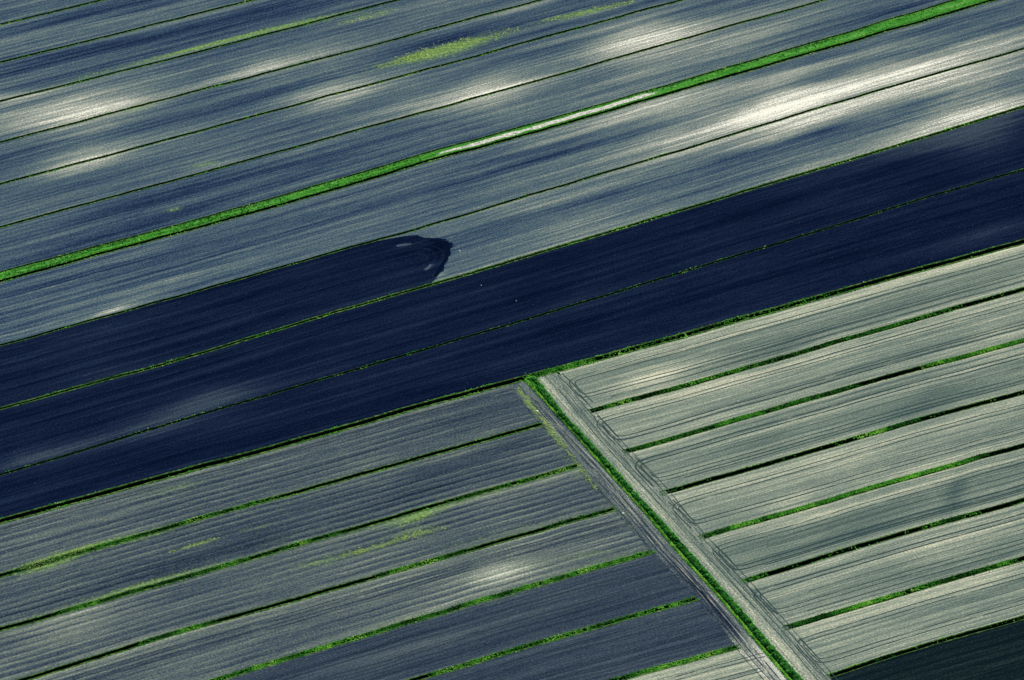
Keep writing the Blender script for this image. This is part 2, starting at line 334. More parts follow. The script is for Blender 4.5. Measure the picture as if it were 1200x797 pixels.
TONE = [
 S(885, 136, 950, 119, 9, .16), S(690, 200, 1280, 45, 26, .08), S(940, 120, 1240, 40, 14, .04), S(900, 215, 1280, 105, 14, .10), S(1000, 168, 1260, 90, 7, .10),
 S(690, 66, 820, 44, 24, .16), S(960, 92, 1120, 62, 20, .10), S(540, 116, 640, 96, 22, .10), S(40, 150, 150, 124, 20, .10), S(820, 110, 900, 96, 14, .08), S(1060, 130, 1200, 100, 22, .08), S(60, 200, 160, 176, 14, .08), S(340, 118, 440, 96, 16, .08),
 S(1120, 436, 1200, 416, 16, .07), S(760, 520, 860, 500, 14, .06), S(1060, 660, 1160, 640, 14, .07), S(900, 420, 960, 404, 14, -.05), S(850, 600, 960, 580, 12, .05),
 S(700, 150, 880, 104, 6, .16), S(760, 70, 1010, 5, 14, .12), S(460, 145, 640, 96, 14, .10), S(560, 250, 900, 160, 10, .08),
 S(110, 520, 340, 446, 9, .22), S(180, 482, 300, 452, 6, .16), S(0, 548, 130, 515, 6, .14), S(1090, 172, 1220, 132, 12, .14),
 S(560, 215, 1300, 10, 34, .16), S(820, 160, 1260, 40, 30, .12), S(640, 75, 900, 10, 20, .14), S(460, 140, 700, 80, 18, .08), S(640, 150, 840, 100, 16, .10),
 S(-80, 160, 240, 90, 18, .12), S(0, 205, 240, 150, 12, .08), S(220, 110, 480, 50, 9, .10), S(300, 140, 520, 84, 8, .12), S(980, 190, 1240, 120, 14, .14), S(560, 300, 900, 210, 14, .06),
 S(100, 62, 360, 0, 6, -.10), S(40, 100, 380, 14, 5, -.10), S(0, 150, 60, 140, 5, .10), S(300, 215, 500, 160, 7, -.08), S(60, 290, 300, 228, 5, -.10), S(430, 250, 640, 190, 6, -.06),
 S(30, 340, 340, 262, 2.5, -.16), S(100, 348, 420, 268, 2, -.12), S(10, 318, 60, 308, 4, .08),
 S(-60, 440, 260, 360, 10, .10), S(300, 420, 620, 330, 4, .08), S(640, 350, 1000, 240, 5, .10), S(760, 400, 1150, 270, 5, .10), S(100, 590, 400, 500, 5, .10), S(540, 440, 760, 380, 4, .10), S(800, 270, 1100, 180, 5, -.08),
 S(640, 476, 900, 405, 10, .08), S(690, 520, 900, 460, 10, .05), S(1000, 430, 1220, 370, 14, -.05),
 # far block, light dry ground, with sheen painted in as pale soil
 S(-40, 148, 190, 118, 11, .42), S(120, 126, 170, 116, 6, .20), S(-60, 120, 50, 108, 6, .40), S(120, 136, 200, 116, 4, .25),
 S(-40, 66, 130, 40, 6, .16), S(-20, 58, 170, 22, 7, .12), S(0, 10, 100, -10, 10, .10),
 S(220, 102, 400, 54, 7, .28), S(60, 92, 400, 20, 5, .08),
 S(30, 208, 160, 176, 6, .36), S(60, 182, 190, 150, 8, .14), S(150, 175, 270, 146, 5, .15), S(320, 126, 460, 88, 7, .34), S(200, 140, 300, 110, 6, .08),
 S(380, 118, 470, 96, 4, .12), S(200, 205, 290, 182, 5, .20), S(0, 250, 200, 200, 6, .08), S(300, 190, 460, 146, 6, .18),
 S(420, 145, 620, 90, 9, .24), S(500, 124, 600, 98, 6, .30), S(560, 116, 660, 88, 5, .14), S(660, 66, 830, 30, 8, .36), S(700, 62, 800, 40, 5, .12),
 S(560, 20, 660, -5, 5, .18), S(620, 60, 700, 40, 5, .08), S(470, 70, 560, 44, 5, -.04),
 S(640, 120, 860, 60, 8, .16), S(800, 72, 1000, 22, 8, .14), S(850, 32, 1000, -10, 6, .10), S(680, 146, 860, 100, 7, .28), S(600, 180, 760, 132, 5, .14),
 S(860, 100, 1010, 60, 10, .14),
 S(850, 146, 980, 112, 8, .16), S(862, 142, 972, 112, 19, .26), S(780, 158, 1040, 104, 26, .16), S(960, 112, 1250, 28, 9, .17), S(880, 158, 1250, 66, 11, .24), S(700, 205, 900, 150, 9, .14),
 S(740, 195, 850, 160, 7, .16), S(1040, 70, 1200, 30, 6, .10),
 S(960, 200, 1250, 108, 9, .30), S(840, 232, 1000, 186, 7, .16), S(560, 300, 840, 228, 8, .10), S(640, 262, 820, 212, 8, .08), S(540, 262, 700, 225, 5, .12),
 S(110, 369, 152, 357, 1.6, .55), S(70, 380, 200, 342, 4, .16), S(260, 325, 480, 262, 4, .12), S(0, 398, 120, 368, 4, .10),
 # far block, damp streaks
 S(420, 245, 800, 142, 3.5, -.17), S(540, 200, 720, 152, 2.5, -.12), S(380, 236, 600, 178, 2.5, -.08), S(780, 138, 1210, 22, 6, -.30), S(930, 84, 1200, 8, 5, -.16),
 S(790, 208, 1210, 84, 6, -.30), S(540, 276, 800, 204, 5, -.10), S(-20, 42, 220, -6, 6, -.14), S(-20, 88, 340, 6, 8, -.16), S(140, 90, 420, 26, 6, -.12),
 S(0, 192, 250, 128, 6, -.16), S(230, 130, 480, 66, 6, -.10), S(440, 66, 600, 24, 7, -.20), S(470, 30, 660, -16, 5, -.10),
 S(0, 240, 200, 186, 7, -.12), S(60, 262, 400, 172, 10, -.20), S(400, 168, 560, 130, 8, -.12), S(280, 160, 420, 120, 7, -.06),
 S(0, 350, 400, 238, 10, -.06), S(560, 82, 780, 30, 6, -.12), S(940, 36, 1120, -4, 6, -.12), S(0, 304, 200, 256, 8, -.14), S(860, 60, 960, 30, 4, -.10),
 # dark block
 S(90, 524, 330, 448, 10, .30), S(-20, 546, 150, 510, 7, .16), S(60, 400, 420, 310, 12, .04), S(1040, 178, 1220, 118, 16, .18), S(900, 262, 1100, 205, 10, .12),
 S(560, 392, 760, 334, 7, .07), S(1080, 300, 1220, 256, 8, .16), S(0, 470, 300, 398, 8, .08), S(430, 470, 640, 410, 12, .05),
 S(466, 288, 481, 286, 1.4, .9), S(498, 317, 506, 310, 1.4, .8), S(480, 300, 500, 296, 3, .10), S(506, 326, 520, 318, 2.5, .30),
 S(505, 284, 524, 300, 9, -.28), S(470, 302, 515, 302, 12, -.10),
 # near left block
 S(540, 680, 625, 660, 10, .30), S(480, 700, 700, 640, 8, .12), S(0, 755, 180, 706, 12, .18), S(0, 800, 260, 728, 7, .14), S(480, 606, 680, 556, 7, .14),
 S(430, 735, 640, 676, 7, .10), S(0, 640, 260, 572, 6, .08), S(300, 590, 620, 508, 5, .14), S(0, 630, 300, 545, 3, .10), S(340, 605, 620, 522, 10, -.06), S(120, 690, 420, 600, 9, -.12),
 S(560, 540, 640, 505, 8, -.10), S(660, 590, 740, 568, 8, -.04), S(420, 780, 600, 728, 7, .10), S(640, 735, 800, 690, 9, -.06),
 S(340, 795, 480, 762, 8, .06),
 # near right block
 S(800, 405, 1220, 284, 5, .26), S(720, 455, 800, 436, 9, .26), S(900, 420, 1220, 330, 7, .05), S(700, 492, 1220, 346, 4, .24), S(900, 436, 1000, 408, 5, .14), S(820, 462, 940, 432, 6, .20),
 S(820, 432, 1000, 380, 9, -.06), S(1010, 372, 1200, 318, 7, -.06),
 S(740, 552, 1220, 408, 3.5, .20), S(790, 540, 960, 500, 7, -.04), S(1000, 500, 1200, 440, 8, -.16), S(1120, 440, 1220, 410, 6, -.08),
 S(800, 590, 1220, 466, 4.5, .26), S(840, 560, 1000, 520, 6, -.04), S(850, 625, 1010, 578, 3, .22), S(1000, 570, 1220, 508, 4, .22),
 S(830, 640, 1220, 530, 4, .26), S(920, 640, 1100, 590, 8, -.14), S(1108, 604, 1132, 552, 9, -.20), S(880, 660, 1200, 572, 3.5, -.20),
 S(890, 700, 1220, 600, 4, .28), S(960, 700, 1200, 636, 8, -.04), S(1050, 690, 1200, 642, 4, -.14),
 S(930, 745, 1220, 664, 4, .22), S(960, 740, 1150, 694, 5, -.04), S(1000, 770, 1220, 700, 4, .10), S(1080, 720, 1220, 676, 5, -.12),
]
WEEDS = [
 S(120, 84, 420, 10, 3, .3), S(0, 66, 140, 34, 5, .2), S(0, 100, 60, 90, 5, .25), S(260, 56, 480, 4, 4, .25), S(0, 250, 240, 190, 4, .22), S(180, 250, 230, 240, 4, .4), S(440, 84, 620, 34, 8, .4), S(600, 36, 760, 0, 5, .35), S(340, 108, 460, 76, 4, .22), S(140, 130, 190, 118, 5, .3), S(0, 300, 60, 280, 5, .2),
 S(60, 100, 430, 8, 4, .35), S(0, 118, 120, 88, 3, .25), S(120, 134, 200, 116, 4, .3), S(200, 200, 280, 184, 4, .35), S(0, 14, 110, -12, 5, .25), S(0, 32, 80, 10, 4, .25), S(340, 30, 480, 0, 5, .3),
 S(60, 716, 300, 650, 4, .25), S(250, 668, 420, 618, 3, .3), S(380, 634, 680, 548, 3, .35), S(430, 665, 720, 590, 3, .25), S(560, 712, 760, 640, 4, .55), S(400, 742, 600, 700, 3, .3), S(0, 672, 500, 535, 2.5, .25),
 S(450, 632, 520, 612, 6, .3), S(340, 665, 440, 640, 6, .35), S(160, 588, 260, 560, 6, .25), S(440, 620, 540, 590, 4, .3), S(20, 700, 140, 664, 4, .2),
 S(440, 79, 606, 35, 6, 1.0), S(470, 68, 570, 44, 5, .3), S(636, 24, 742, 2, 3.2, .85), S(400, 28, 470, 10, 4, .6), S(140, 76, 150, 73, 2, .5), S(130, 82, 420, 8, 2.2, .62), S(60, 98, 140, 78, 2.5, .45),
 S(0, 24, 100, 2, 2.5, .40), S(140, 132, 180, 124, 3, .40), S(220, 196, 262, 188, 3.5, .50), S(190, 248, 216, 241, 2.5, .55), S(880, 34, 960, 14, 4, .25),
 S(300, 42, 420, 12, 2, .4), S(0, 264, 90, 240, 2, .25), S(300, 165, 380, 142, 2, .3), S(160, 350, 200, 339, 3, .35), S(100, 368, 120, 358, 3, .3), S(310, 296, 330, 290, 4, .25),
 S(14, 672, 112, 642, 5.5, 1.1), S(90, 650, 230, 612, 3, .5), S(20, 664, 170, 624, 2.5, .7), S(200, 646, 258, 630, 1.8, .85), S(248, 632, 256, 630, 1.8, .6), S(270, 624, 330, 612, 2, .45),
 S(60, 715, 250, 662, 3, .50), S(446, 638, 520, 618, 4, .5), S(400, 652, 470, 636, 3, .55), S(460, 616, 520, 598, 3, .50), S(330, 668, 400, 655, 3, .45),
 S(530, 690, 640, 655, 6, .30), S(150, 580, 240, 565, 3, .3), S(640, 660, 740, 640, 3, .5), S(440, 630, 500, 610, 8, .2), S(300, 640, 380, 616, 4, .2),
 S(608, 456, 634, 490, 4, .75), S(634, 490, 664, 530, 5, .65), S(660, 530, 700, 572, 4, .50), S(700, 572, 760, 640, 4, .35), S(836, 762, 862, 764, 3, .6),
 S(940, 478, 1010, 462, 2.5, .3), S(928, 620, 950, 616, 2, .4),
]
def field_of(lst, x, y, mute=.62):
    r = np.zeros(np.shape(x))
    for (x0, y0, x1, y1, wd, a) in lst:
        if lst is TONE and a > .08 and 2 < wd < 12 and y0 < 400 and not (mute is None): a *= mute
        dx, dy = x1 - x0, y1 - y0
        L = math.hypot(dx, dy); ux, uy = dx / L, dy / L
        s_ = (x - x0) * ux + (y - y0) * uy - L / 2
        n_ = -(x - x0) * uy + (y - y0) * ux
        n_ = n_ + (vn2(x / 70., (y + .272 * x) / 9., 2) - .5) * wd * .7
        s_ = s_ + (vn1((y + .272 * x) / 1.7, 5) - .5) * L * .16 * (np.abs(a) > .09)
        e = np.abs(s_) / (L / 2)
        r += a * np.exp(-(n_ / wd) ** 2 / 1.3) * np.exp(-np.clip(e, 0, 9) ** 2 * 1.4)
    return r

fields = {}
def field(key, top, bot, toff, boff, base, mat, label, xs=None, xe=None, name='field', edge=(.0, .0), du=11.0, z=0.0, weed0=0.0, dv=.75):
    """a sheet of soil between two lines; toff, boff: the lip offsets of the two ditches"""
    P0 = top.g(600, -toff); P1 = bot.g(600, boff)
    width = abs(np.dot(P1 - P0, AN))
    nv = max(6, int(width / dv)); 
    xs_ = (lambda t: np.full_like(t, XL)) if xs is None else xs
    xe_ = (lambda t: np.full_like(t, XR)) if xe is None else xe
    nu = int((XR - XL) / du) if xs is None and xe is None else max(30, int(1200 / du))
    t = np.linspace(0, 1, nv)[None, :]; s_ = np.linspace(0, 1, nu)[:, None]
    a, b = xs_(t), xe_(t)
    X = a + (b - a) * s_
    Pt = top.g(X, -toff); Pb = bot.g(X, boff)
    P = Pt * (1 - t[..., None]) + Pb * t[..., None]
    px, py = g2p(P)
    uu = P @ AX; off0 = sum(ord(c) * (i + 3) for i, c in enumerate(key)) * 3.17
    vv = t * width + off0 + 0 * uu
    tone = base + field_of(TONE, px, py) + field_of(BROAD, px, py) + edge[0] * np.exp(-(t * width) / 2.0) + edge[1] * np.exp(-((1 - t) * width) / 2.0)  # edge terms lighten the soil: sunlit ditch lips painted in, with pale sand
    tone = np.where(tone > .66, .66 + .25 * np.tanh((tone - .66) / .32), tone) + .15 * np.exp(-(((px - 912) + 3.2 * (py - 128)) / 34) ** 2 * .5 - ((py - 129 + .272 * (px - 912)) / 9) ** 2)  # last term paints the white glow at the core of the cream patch
    weed = weed0 * (1 + 1.2 * np.exp(-t * width / 2.5) + 1.2 * np.exp(-(1 - t) * width / 2.5)) + field_of(WEEDS, px, py) * .82 + 0 * tone
    weed = np.minimum(weed, .95)
    co = np.dstack([P, np.full(P.shape[:2], z)]).reshape(-1, 3)
    o = mesh_obj(name, co, grid_faces(nu, nv), mat, np.dstack([uu, vv]).reshape(-1, 2), dict(tone=tone.ravel(), weed=weed.ravel()))
    tag(o, label, kind='structure')
    fields[key] = (top, bot, toff, boff, xs_, xe_)
    return o

def tufts(name, P, z, h, wid, tint, mat, label, cat, blades=3, lean=.35, group=None):
    """upright clumps of blades: each blade a tapering leaf of two triangles"""
    P = np.repeat(P, blades, 0); z = np.repeat(z, blades); h = np.repeat(h, blades) * rng.uniform(.6, 1.15, len(z))
    wid = np.repeat(wid, blades); tint = np.clip(np.repeat(tint, blades) + rng.normal(0, .1, len(z)), 0, 1)
    n = len(z)
    P = P + rng.normal(0, 1, (n, 2)) * wid[:, None] * .5
    th = rng.uniform(0, 2 * math.pi, n); d = np.stack([np.cos(th), np.sin(th)], -1)
    ln = rng.uniform(0, 2 * math.pi, n); l = np.stack([np.cos(ln), np.sin(ln)], -1) * (h * lean * rng.uniform(.2, 1.2, n))[:, None]
    w2 = (wid * rng.uniform(.35, .7, n))[:, None]
    a = np.column_stack([P - d * w2 * .6, z]); b = np.column_stack([P + d * w2 * .6, z])
    c = np.column_stack([P + d * w2 + l * .5, z + h * .55]); e = np.column_stack([P - d * w2 + l * .5, z + h * .6])
    f = np.column_stack([P + l, z + h])
    co = np.stack([a, b, c, f, e], 1).reshape(-1, 3)
    k = np.arange(n)[:, None] * 5
    faces = np.concatenate([k + np.array([[0, 1, 2]]), k + np.array([[0, 2, 4]]), k + np.array([[4, 2, 3]])])
    o = mesh_obj(name, co, faces, mat, None, dict(tint=np.repeat(tint, 5)))
    return tag(o, label, cat, group, 'stuff')

# ------------------------------------------------------------------ ditches
class Ditch:
    def __init__(s, key, line, op, dep, gf, gn, label, den=1.0, green=(.5, .5), fill=(), glabel=None, inner=0.0, hgt=.35, x0=None, x1=None):
        s.key, s.line, s.op, s.dep, s.gf, s.gn = key, line, op, dep, gf, gn
        s.F = op / 2 + gf; s.N = op / 2 + gn      # outer edges, far and near
        x0 = line.x0 if x0 is None else x0; x1 = line.x1 if x1 is None else x1
        nx = int((x1 - x0) / 5.0)
        X = np.linspace(x0, x1, nx)
        # open depth fades to nothing at a blind end
        k = np.ones(nx)
        if x0 > XL: k = np.minimum(k, np.clip((X - x0) / 7.0, .0, 1))
        if x1 < XR: k = np.minimum(k, np.clip((x1 - X) / 7.0, .0, 1))
        wv = 1 + (vn1(X / 16., ord(key[-1])) - .5) * .3
        o2 = op / 2 * wv * (.35 + .65 * k)
        prof = [(+s.F * np.ones(nx), 0 * k), (o2 + gf * .45, .05 + 0 * k), (o2, .02 + 0 * k), (o2 * .72, -dep * .55 * k), (o2 * .45, -dep * k), (-o2 * .4, -dep * k), (-o2 * .75, -dep * .5 * k), (-o2, .02 + 0 * k), (-o2 - gn * .5, .05 + 0 * k), (-s.N * np.ones(nx), 0 * k)]
        co = []
        for off, z in prof:
            Pg = line.g(X, off)
            co.append(np.column_stack([Pg, z]))
        co = np.stack(co, 1); m = len(prof)
        co = co.reshape(-1, 3)
        F_ = grid_faces(nx, m)
        col = np.tile(np.arange(m - 1), nx - 1)
        idx = np.where((col <= 1) | (col >= m - 3), 0, 1)
        o = mesh_obj('ditch', co, F_, [M_lipdk if key in 'k' else M_lip, M_bank], None, None, idx)
        tag(o, label, kind='structure')
        # grass on the two lips, and where the ditch is overgrown also down inside it
        L = np.linalg.norm(line.g(x1) - line.g(x0))
        def scatter(n, lo, hi, zf, bias):
            x = rng.uniform(x0, x1, n)
            keep = rng.random(n) < np.clip(bias + 1.6 * (vn1(x / 23., ord(key[-1]) + 5 + int(lo * 3)) - .5) + .5 * (vn1(x / 6., ord(key[0])) - .5), .06, 1)
            x = x[keep]
            off = rng.uniform(lo, hi, len(x))
            return x, off, np.full(len(x), zf)
        X_, O_, Z_ = [], [], []
        nf = int(L * 2.6 * den * max(.35, gf)); nn = int(L * 2.6 * den * max(.35, gn))
        for q in (scatter(nf, op / 2, s.F, .03, green[0]), scatter(nn, -s.N, -op / 2, .03, green[1])):
            X_.append(q[0]); O_.append(q[1]); Z_.append(q[2])
        if inner:
            q = scatter(int(L * 3 * inner), op * .15, op * .5, -dep * .35, inner); X_.append(q[0]); O_.append(q[1]); Z_.append(q[2])
        for (fa, fb, amt) in fill:
            n = int((fb - fa) * .3 * op * 13 * amt)
            x = rng.uniform(fa, fb, n); e = np.minimum(x - fa, fb - x) / 25.0
            x = x[rng.random(n) < np.clip(e + .15, 0, 1) * np.clip(.6 + vn1(x / 9., 8), 0, 1)]
            X_.append(x); O_.append(rng.uniform(-s.N * .45, s.F * .95, len(x))); Z_.append(np.full(len(x), -.12))
        x = np.concatenate(X_); off = np.concatenate(O_); z = np.concatenate(Z_)
        P = line.g(x, off)
        pz = np.column_stack([P, z])
        tint = np.clip(.50 + .75 * (vn1(x / 31., ord(key[-1]) + 9) - .5) + .35 * (vn1(x / 7., ord(key[-1]) + 2) - .5) + rng.normal(0, .09, len(x)), 0, 1)
        tufts('grass', P, z, np.full(len(x), hgt) * rng.uniform(.6, 1.3, len(x)), np.full(len(x), .26), tint, M_blade, glabel, 'grass')

L_ = Line
D = {}
D['a'] = L_([(0, 28.4), (120, 0)], 1)
D['b'] = L_([(0, 72.5), (167, 32), (294, 0)], 2)
D['c'] = L_([(0, 118.5), (200, 69), (400, 17), (467, 0)], 3)
D['d'] = L_([(0, 166.6), (200, 114.5), (400, 62.6), (533.5, 26.7), (632, 0)], 4)
D['e'] = L_([(0, 215.3), (200, 162.6), (400, 108), (600, 54), (797, 0)], 5)
D['f'] = L_([(0, 266), (200, 212.3), (400, 157.6), (600, 102.8), (800, 45.5), (963.6, 0)], 6)
D['g'] = L_([(0, 318.8), (200, 266), (400, 209.2), (513, 175.3), (600, 152), (800, 94.7), (1000, 36), (1117, 0)], 7)
D['h'] = L_([(0, 329.4), (234, 266), (400, 219.7), (513, 185), (600, 162.6), (800, 104.5), (1000, 47.7), (1164, 0)], 7)
D['i'] = L_([(0, 404.6), (200, 349.5), (400, 292.4), (497, 266), (634, 224.7), (800, 175.3), (967, 124), (1200, 56.8)], 9)
D['j'] = L_([(0, 479), (200, 424.6), (400, 364), (533.5, 325.4), (600, 305.4), (734, 266), (800, 246), (1000, 186), (1200, 125.2)], 10)
D['k'] = L_([(0, 556.7), (87, 531), (200, 495.7), (400, 438), (600, 379.5), (800, 319), (975, 266), (1067, 237), (1200, 198.7)], 11)
D['l'] = L_([(0, 611), (200, 556), (300, 530), (400, 502.7), (500, 473), (620, 442), (800, 393), (1000, 337), (1200, 282.7)], 12)
LE = [(637, 496), (679, 545), (722, 595), (767, 646), (818, 700), (867, 757)]
D['L1'] = L_([(0, 674.6), (200, 617), (400, 562.3), (510, 531.2), (637, 496.4)], 13, x1=636)
D['L2'] = L_([(0, 738), (200, 681), (400, 623.4), (550, 581), (679, 545)], 14, x1=679)
D['L3'] = L_([(27, 796.5), (200, 743), (400, 687.3), (567, 639.5), (722, 595.4)], 15, x1=722)
D['L4'] = L_([(254, 796.5), (400, 752.7), (600, 693), (767, 646)], 16, x1=767)
D['L5'] = L_([(485, 797), (634, 752.4), (800, 706), (818, 700.3)], 17, x1=818)
D['L6'] = L_([(720, 797), (800, 775.5), (867, 757.4)], 18, x1=867)
D['R1'] = L_([(687, 483), (800, 453), (1000, 395.2), (1200, 338.8)], 19, x0=687)
D['R2'] = L_([(729, 530.4), (800, 510.5), (1000, 453), (1200, 399)], 20, x0=730)
D['R3'] = L_([(774, 578.4), (800, 571.7), (945, 531), (1067, 494.7), (1200, 460.3)], 21, x0=774)
D['R4'] = L_([(820, 630.5), (1000, 578.4), (1167, 531), (1200, 522)], 22, x0=820)
D['R5'] = L_([(868.5, 683), (1000, 642), (1200, 586)], 23, x0=869)
D['R6'] = L_([(917.5, 737.3), (1000, 712.3), (1100.5, 683), (1200, 654.5)], 24, x0=918)
D['R7'] = L_([(967, 793.8), (1067, 761.4), (1200, 724)], 25, x0=968)
# ditches beyond the frame, at the same spacing
for q in range(1, 6):
    D['n%d' % q] = L_([(0, 28.4 - 43 * q), (600, 28.4 - 43 * q - 600 * (.242 - .005 * q))], 30 + q)
for q in range(1, 4):
    D['L%d' % (6 + q)] = L_([(0, 1010 + 70 * q - 8), (867 + 52 * q, 757.4 + 56 * q)], 40 + q, x1=867 + 52 * q)
    D['R%d' % (7 + q)] = L_([(967 + 50 * q, 793.8 + 55 * q), (1200, 724 + 71 * q)], 50 + q, x0=968 + 50 * q)

ds = {}
def mk(key, *a, **k): ds[key] = Ditch(key, D[key], *a, **k)
small = dict(op=.95, dep=.75, gf=.15, gn=.40)
ords = {'a': 'first (uppermost)', 'b': 'second', 'c': 'third', 'd': 'fourth', 'e': 'fifth', 'f': 'sixth'}
for kk, lab in ords.items():
    mk(kk, **small, green=(.22, .45) if kk in 'cf' else (.35, .42), label='thin dark drainage ditch, %s from the top left corner' % lab,
       glabel='fringe of short grass along the %s thin ditch from the top left' % lab)
mk('g', .6, .4, .35, .3, 'narrow ditch on the upper side of the long bright green grass strip', green=(.30, .9), glabel='grass fringe on the upper edge of the long green strip')
mk('h', 1.25, 1.0, .3, .5, 'black ditch on the lower side of the long bright green grass strip', green=(.8, .5), glabel='grass fringe on the lower edge of the long green strip')
mk('i', .95, .75, .15, .35, 'thin dark ditch ending the light fields above the dark ploughed patch', green=(.25, .38), glabel='short grass fringe on the ditch above the dark ploughed patch')
mk('j', .8, .6, .6, .45, 'narrow yellow-green edged ditch along the upper edge of the dark fields', green=(.62, .60), glabel='yellow-green grass on the ditch along the upper edge of the dark fields', hgt=.4)
mk('k', .8, .6, .3, .25, 'thin ditch running between the two dark blue fields', green=(.36, .24), den=1.5, hgt=.2, glabel='sparse grass on the thin ditch between the two dark fields')
mk('l', 1.9, 1.5, .7, .8, 'wide dark ditch along the lower edge of the dark fields', green=(.62, .60), glabel='green grass on both lips of the wide ditch below the dark fields', hgt=.36,
   fill=((615, 700, .8), (700, 1000, .15)))
BLK = ['uppermost', 'second', 'third', 'fourth', 'fifth', 'sixth']
lp = dict(op=1.4, dep=1.2, gf=.5, gn=.65)
Lfill = [((12, 180, 1.0), (180, 330, .4)), ((60, 300, .6), (300, 420, .4), (520, 679, .3)), ((160, 260, .9), (440, 560, .5), (640, 720, .4)), ((250, 430, .9), (430, 767, 1.0)), ((500, 818, .55),), ((720, 866, 1.1),)]
for q in range(1, 7):
    g_ = (.42, .55) if q not in (4, 6) else (1.0, 1.0)
    mk('L%d' % q, **lp, green=g_, fill=Lfill[q - 1], hgt=.36, label='%s blind ditch of the slate fields left of the reed-lined drain' % BLK[q - 1],
       glabel='green grass on the %s ditch left of the reed-lined drain' % BLK[q - 1])
rp = dict(op=1.9, dep=1.35, gf=.45, gn=.30)
Rfill = [((690, 1130, .45), (1000, 1060, .8)), ((730, 900, .7), (830, 1010, .8), (1080, 1250, 1.0)), ((774, 800, .4), (1000, 1080, .8)), ((820, 1160, 1.3),), ((868, 900, .8), (1080, 1150, .5)), ((918, 1060, 1.3), (1060, 1200, .6))]
for q in range(1, 7):
    mk('R%d' % q, **rp, green=(.34, .12), fill=Rfill[q - 1], hgt=.36, label='%s blind ditch of the pale fields right of the reed-lined drain' % BLK[q - 1],
       glabel='green grass in the %s ditch right of the reed-lined drain' % BLK[q - 1], inner=.3)
mk('R7', 1.5, 1.2, .5, .3, 'ditch between the pale fields and the dark corner field at the lower right', green=(.5, .25), glabel='dark grass on the ditch of the lower right corner field', inner=.3)

# ------------------------------------------------------------------ fields of the far block
def fo(k): return ds[k].F
def no(k): return ds[k].N
UL = ['uppermost', 'second', 'third', 'fourth', 'fifth', 'sixth', 'seventh']
seq = ['a', 'b', 'c', 'd', 'e', 'f', 'g']
names = ['slate blue strip field with a pale green edge, at the top left corner',
         'slate blue strip field between the second and third ditch from the top left',
         'strip field with cream patch at its left end, below the third ditch',
         'strip field with the long yellow weed patch at the top centre',
         'strip field with cream soil along its lower ditch at the top centre',
         'blue and grey strip field just above the long green grass strip']
bases = [.36, .34, .42, .36, .40, .38]
edges = [(.08, .10), (.12, .06), (.06, .12), (.10, .08), (.04, .10), (.08, -.02)]
for i in range(6):
    a, b = seq[i], seq[i + 1]
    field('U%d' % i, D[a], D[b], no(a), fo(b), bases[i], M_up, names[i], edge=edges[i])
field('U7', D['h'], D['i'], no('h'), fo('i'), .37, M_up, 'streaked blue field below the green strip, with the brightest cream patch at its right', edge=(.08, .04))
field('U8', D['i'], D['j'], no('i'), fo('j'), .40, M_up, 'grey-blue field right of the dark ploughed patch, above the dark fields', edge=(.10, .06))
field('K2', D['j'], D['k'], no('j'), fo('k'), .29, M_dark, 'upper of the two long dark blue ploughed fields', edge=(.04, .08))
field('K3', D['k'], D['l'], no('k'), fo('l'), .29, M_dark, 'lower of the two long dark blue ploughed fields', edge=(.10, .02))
# the freshly worked patch with a rounded head
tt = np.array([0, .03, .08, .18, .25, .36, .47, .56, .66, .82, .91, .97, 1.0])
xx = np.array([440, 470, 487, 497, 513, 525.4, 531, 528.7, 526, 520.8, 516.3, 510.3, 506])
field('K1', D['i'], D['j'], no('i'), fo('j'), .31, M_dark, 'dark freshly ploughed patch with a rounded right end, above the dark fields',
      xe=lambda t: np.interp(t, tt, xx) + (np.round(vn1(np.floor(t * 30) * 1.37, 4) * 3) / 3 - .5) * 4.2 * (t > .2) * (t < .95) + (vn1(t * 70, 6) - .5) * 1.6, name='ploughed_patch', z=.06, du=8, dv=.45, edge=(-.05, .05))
# slight swell so that its edge reads as turned soil
# the grass strip
sand = lambda px: np.clip((px - 494) / 22, 0, 1) * np.clip((850 - px) / 90, 0, 1)
def strip():
    top, bot = D['g'], D['h']; nu, nv = 420, 10
    X = np.linspace(XL, XR, nu)[:, None] + np.zeros((1, nv)); t = np.linspace(0, 1, nv)[None, :] + 0 * X
    P = top.g(X, -no('g')) * (1 - t[..., None]) + bot.g(X, fo('h')) * t[..., None]
    px, py = g2p(P)
    k = sand(px) * np.exp(-((t - np.interp(px, [500, 860], [.55, .45])) / .34) ** 4)
    tone = .05 + (.80 - .34 * np.clip((px - 560) / 300, 0, 1)) * k - .25 * sand(px) * (vn1(px / 26., 2) > .62) + .22 * np.clip((px - 560) / 120, 0, 1) * np.exp(-((t - .62) / .25) ** 2)
    o = mesh_obj('grass_strip', np.dstack([P, .03 + 0 * X]).reshape(-1, 3), grid_faces(nu, nv), M_grass, np.dstack([P @ AX, t * 3]).reshape(-1, 2), dict(tone=tone.ravel(), weed=0 * tone.ravel()))
    tag(o, 'long bright green grass strip with a bare pale track in its middle stretch', kind='structure')
    n = 7500
    x = rng.uniform(XL, XR, n); t = rng.random(n)
    keep = (rng.random(n) > sand(x) * (np.abs(t - .5) < .36) * .95) & (rng.random(n) > .45 * np.clip((x - 520) / 120, 0, 1) * (t > .25)) & (vn2(x / 9., t * 5, 12) > .25)
    x, t = x[keep], t[keep]
    P = top.g(x, -no('g')) * (1 - t[:, None]) + bot.g(x, fo('h')) * t[:, None]
    tint = np.clip(.50 + 1.1 * (vn2(x / 60., t * 4, 3) - .5) + rng.normal(0, .12, len(x)) - .10 * (t < .25), 0, 1)
    tufts('grass', P, np.full(len(x), .03), np.full(len(x), .28), np.full(len(x), .3), tint, M_blade, 'uncut grass covering the long bright green strip', 'grass')
strip()

